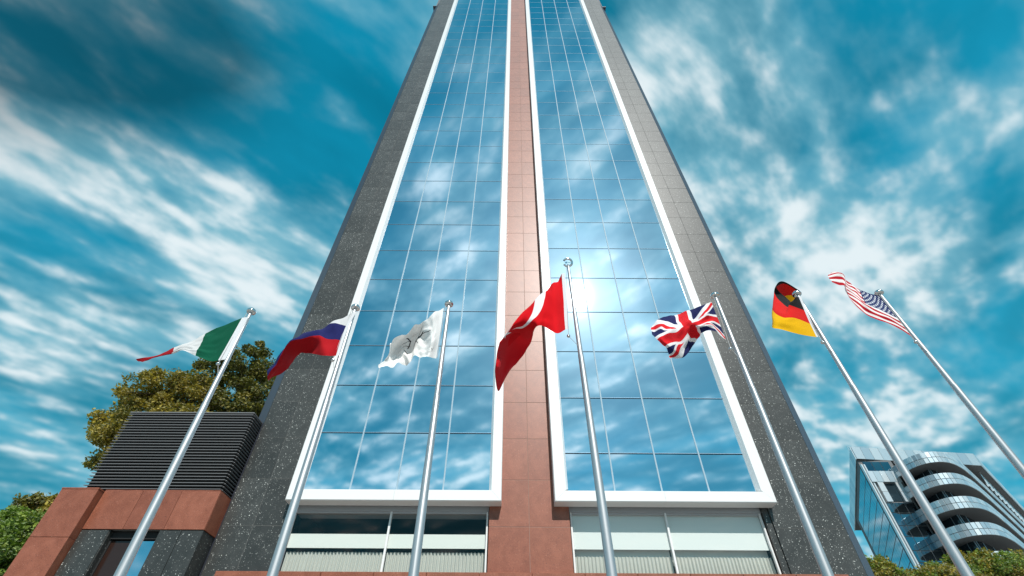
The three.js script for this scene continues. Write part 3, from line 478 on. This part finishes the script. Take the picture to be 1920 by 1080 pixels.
// a waving cloth through surveyed points: one station per row (fraction along the fly, then points from top to bottom: pixel x, pixel y, metres nearer the eye)
function flag(name, label, tex, stations, hemPx, ripple, seed) {
  const NU = 72, NV = 28, net = stations.map(s => s.slice(1).map(([x, y, d]) => at(x, y, POLE_Z + 0.05 + d))), pos = [], uv = [], idx = [];
  const origin = net[0][0].clone();
  for (let i = 0; i <= NU; i++) {
    const s = i / NU * (stations.length - 1), k = Math.min(stations.length - 2, Math.floor(s)), u = mix(stations[k][0], stations[k + 1][0], s - k);
    for (let j = 0; j <= NV; j++) {
      const v = j / NV, row = net.map(list => along(list, v * (list.length - 1))), p = along(row, s);
      const w = ripple * smooth(0, 0.3, u); p.z += w * (noise.noise(u * 5 + seed, v * 2.2 + u * 2, seed * 1.7) * 1.2 + 0.5 * noise.noise(u * 11 + seed, v * 5, seed)); p.z += (0.022 + w * 0.35) * smooth(0.02, 0.25, u) * noise.noise(u * 3.0 + seed, (v * 7.5 - u * 3.2), seed * 2.3); p.y += w * 0.35 * noise.noise(u * 6, v * 3, seed + 4);
      pos.push(p.x - origin.x, p.y - origin.y, p.z - origin.z); uv.push(u, 1 - v);
      if (i && j) { const a = (i - 1) * (NV + 1) + j - 1, b = a + NV + 1; idx.push(a, a + 1, b, b, a + 1, b + 1); }
    }
  }
  const g = new THREE.BufferGeometry(); g.setAttribute('position', new THREE.Float32BufferAttribute(pos, 3)); g.setAttribute('uv', new THREE.Float32BufferAttribute(uv, 2)); g.setIndex(idx); g.computeVertexNormals();
  const o = thing(name, label, 'flag', 'national and house flags on the poles', origin.x, origin.y, origin.z);
  part('cloth', g, new THREE.MeshPhysicalMaterial({ map: tex, roughness: 0.92, specularIntensity: 0.25, transmission: 0.1, thickness: 0, side: THREE.DoubleSide }), o);
  if (hemPx) { // white canvas heading along the hoist
    const hp = [], hi = [], list = net[0]; for (let j = 0; j <= 12; j++) { const p = along(list, j / 12 * (list.length - 1)).sub(origin); hp.push(p.x, p.y, p.z + 0.004, p.x + hemPx, p.y + hemPx * 0.3, p.z - 0.01); if (j) { const a = (j - 1) * 2; hi.push(a, a + 1, a + 2, a + 2, a + 1, a + 3); } }
    const hg = new THREE.BufferGeometry(); hg.setAttribute('position', new THREE.Float32BufferAttribute(hp, 3)); hg.setIndex(hi); hg.computeVertexNormals(); part('heading', hg, std(lin(0.66, 0.66, 0.68), 0.85, 0, { side: THREE.DoubleSide }), o);
  }
}
flag('tricolour_flag', 'green, white and red vertical-striped flag streaming left', FLAGTEX.italy, [
  [0, [454, 596, 0], [439, 623, 0], [424, 650, 0], [409, 676, 0]], [0.17, [420, 610, -0.2], [411, 634, -0.12], [401, 658, -0.1], [393, 677, -0.05]], [0.34, [385, 626, -0.4], [378, 641, -0.3], [371, 655, -0.25], [365, 666, -0.2]],
  [0.52, [352, 642, -0.6], [349, 648, -0.5], [346, 653, -0.45], [343, 657, -0.4]], [0.66, [328, 652, -0.8], [326, 656, -0.7], [324, 660, -0.6], [322, 663, -0.6]], [0.84, [297, 664, -0.9], [294, 667, -0.85], [292, 669, -0.8], [290, 672, -0.8]], [1, [255, 674, -1], [257, 676, -1], [260, 677, -0.95], [268, 679, -0.9]]], 0.11, 0.03, 1);
flag('tricolour_flag', 'white, blue and red horizontal-striped flag crossing the granite flank', FLAGTEX.russia, [
  [0, [663, 585, 0], [649, 611, 0], [639, 638, 0], [630, 667, 0]], [0.2, [640, 598, -0.12], [626, 608, -0.05], [614, 634, 0.05], [608, 667, 0.1]], [0.4, [607, 624, -0.45], [592, 622, -0.25], [586, 630, 0.05], [574, 661, -0.3]],
  [0.6, [575, 655, -0.5], [556, 641, -0.3], [546, 648, 0.0], [556, 672, -0.5]], [0.8, [540, 674, -0.45], [527, 668, -0.25], [525, 676, -0.05], [540, 692, -0.45]], [1, [516, 692, -0.4], [505, 697, -0.25], [501, 704, -0.1], [503, 716, -0.35]]], 0.05, 0.08, 2);
flag('house_flag', 'white flag with dark brush-stroke emblem and small lettering', FLAGTEX.white, [
  [0, [832, 577, 0], [828, 608, 0], [823, 640, 0], [818, 672, 0]], [0.25, [808, 592, 0.1], [808, 620, 0.1], [805, 645, 0.15], [797, 669, 0.15]], [0.42, [792, 602, 0.05], [788, 625, -0.2], [783, 647, -0.2], [779, 666, 0]],
  [0.6, [775, 614, 0.0], [768, 634, -0.32], [766, 655, -0.35], [768, 679, -0.15]], [0.78, [754, 627, 0.1], [748, 645, -0.25], [752, 664, -0.3], [757, 682, -0.2]], [0.9, [738, 637, 0.12], [735, 658, -0.15], [738, 671, -0.15], [745, 684, -0.1]], [1, [732, 643, 0.05], [729, 665, 0.05], [709, 687, 0.2], [732, 687, 0.1]]], 0, 0.10, 3);
flag('crescent_flag', 'red flag with white crescent hanging before the brown central pier', FLAGTEX.turkey, [
  [0, [1053, 513, 0], [1055, 539, 0], [1057, 566, 0], [1058, 592, 0], [1060, 618, 0]], [0.1, [1042, 540, -0.3], [1037, 531, -0.05], [1039, 556, 0.12], [1042, 592, 0.15], [1044, 625, 0.25]], [0.2, [1035, 580, -0.5], [1022, 556, -0.25], [1018, 550, 0], [1023, 585, 0.12], [1022, 614, 0.1]],
  [0.36, [1005, 600, -0.5], [995, 583, -0.3], [987, 581, 0], [996, 600, 0.12], [1003, 617, 0.02]], [0.55, [965, 640, -0.4], [955, 630, -0.2], [949, 626, 0.1], [970, 634, -0.5], [996, 640, -1.0]], [0.8, [945, 660, -0.5], [938, 652, -0.2], [936, 650, 0.05], [950, 666, -0.6], [973, 676, -1.1]], [1, [938, 690, -0.3], [932, 690, -0.1], [928, 697, -0.35], [935, 733, -0.9], [955, 693, -1.15]]], 0.07, 0.09, 4);
flag('union_flag', 'crumpled Union Jack flying between glass bay and granite flank', FLAGTEX.uk, [
  [0, [1334, 566, 0], [1343, 590, 0], [1352, 613, 0], [1361, 637, 0]], [0.2, [1316, 573, 0.1], [1325, 590, 0.2], [1334, 604, 0.2], [1342, 624, 0.1]], [0.38, [1295, 579, -0.1], [1303, 604, 0.1], [1311, 613, 0.25], [1318, 621, 0.2]],
  [0.5, [1279, 584, -0.2], [1284, 609, 0], [1297, 622, 0], [1311, 632, -0.05]], [0.66, [1259, 588, -0.2], [1268, 616, 0.1], [1283, 640, 0], [1299, 649, -0.2]], [0.85, [1236, 598, -0.1], [1243, 625, 0.2], [1261, 646, 0.2], [1283, 668, -0.1]], [1, [1220, 613, 0], [1228, 632, 0.2], [1250, 652, 0.2], [1256, 670, 0.1]]], 0, 0.07, 5);
flag('tricolour_flag', 'black, red and gold horizontal-striped flag curling back over its pole', FLAGTEX.germany, [
  [0, [1497, 556, 0], [1508, 582, 0], [1519, 607, 0], [1531, 632, 0]], [0.2, [1490, 560, 0.1], [1481, 572, 0.12], [1490, 596, 0.2], [1505, 628, 0.15]], [0.4, [1490, 572, -0.35], [1476, 576, -0.05], [1466, 595, 0.18], [1466, 617, 0.2]],
  [0.55, [1470, 556, -0.6], [1456, 556, -0.45], [1448, 580, -0.15], [1448, 610, 0]], [0.7, [1456, 537, -0.35], [1453, 541, -0.45], [1457, 564, -0.85], [1466, 588, -1.2]], [0.85, [1468, 527, -0.5], [1470, 532, -0.6], [1476, 554, -1.0], [1482, 568, -1.25]], [1, [1500, 546, -0.75], [1500, 549, -0.8], [1497, 555, -1.0], [1489, 562, -1.2]]], 0.06, 0.02, 6);
flag('stars_and_stripes_flag', 'stars and stripes flag with curled tail at far right', FLAGTEX.usa, [
  [0, [1648, 554, 0], [1669, 580, 0], [1690, 606, 0], [1711, 632, 0]], [0.2, [1628, 550, -0.1], [1645, 572, 0], [1660, 590, 0.1], [1678, 612, 0.1]], [0.4, [1609, 542, -0.1], [1618, 558, 0], [1628, 576, 0.1], [1640, 599, 0.1]],
  [0.58, [1597, 533, -0.2], [1602, 546, -0.1], [1606, 560, 0], [1612, 580, 0.1]], [0.74, [1588, 527, -0.2], [1586, 535, 0], [1586, 545, 0.1], [1591, 558, 0.2]], [0.84, [1584, 524, -0.2], [1583, 518, -0.1], [1583, 519, 0.05], [1585, 537, 0.1]], [0.92, [1575, 518, -0.2], [1574, 512, -0.1], [1572, 512, 0.1], [1573, 534, 0.1]], [1, [1564, 514, -0.1], [1562, 510, 0], [1553, 516, 0.12], [1560, 530, 0.15]]], 0, 0.02, 7);

renderer.render(scene, camera);
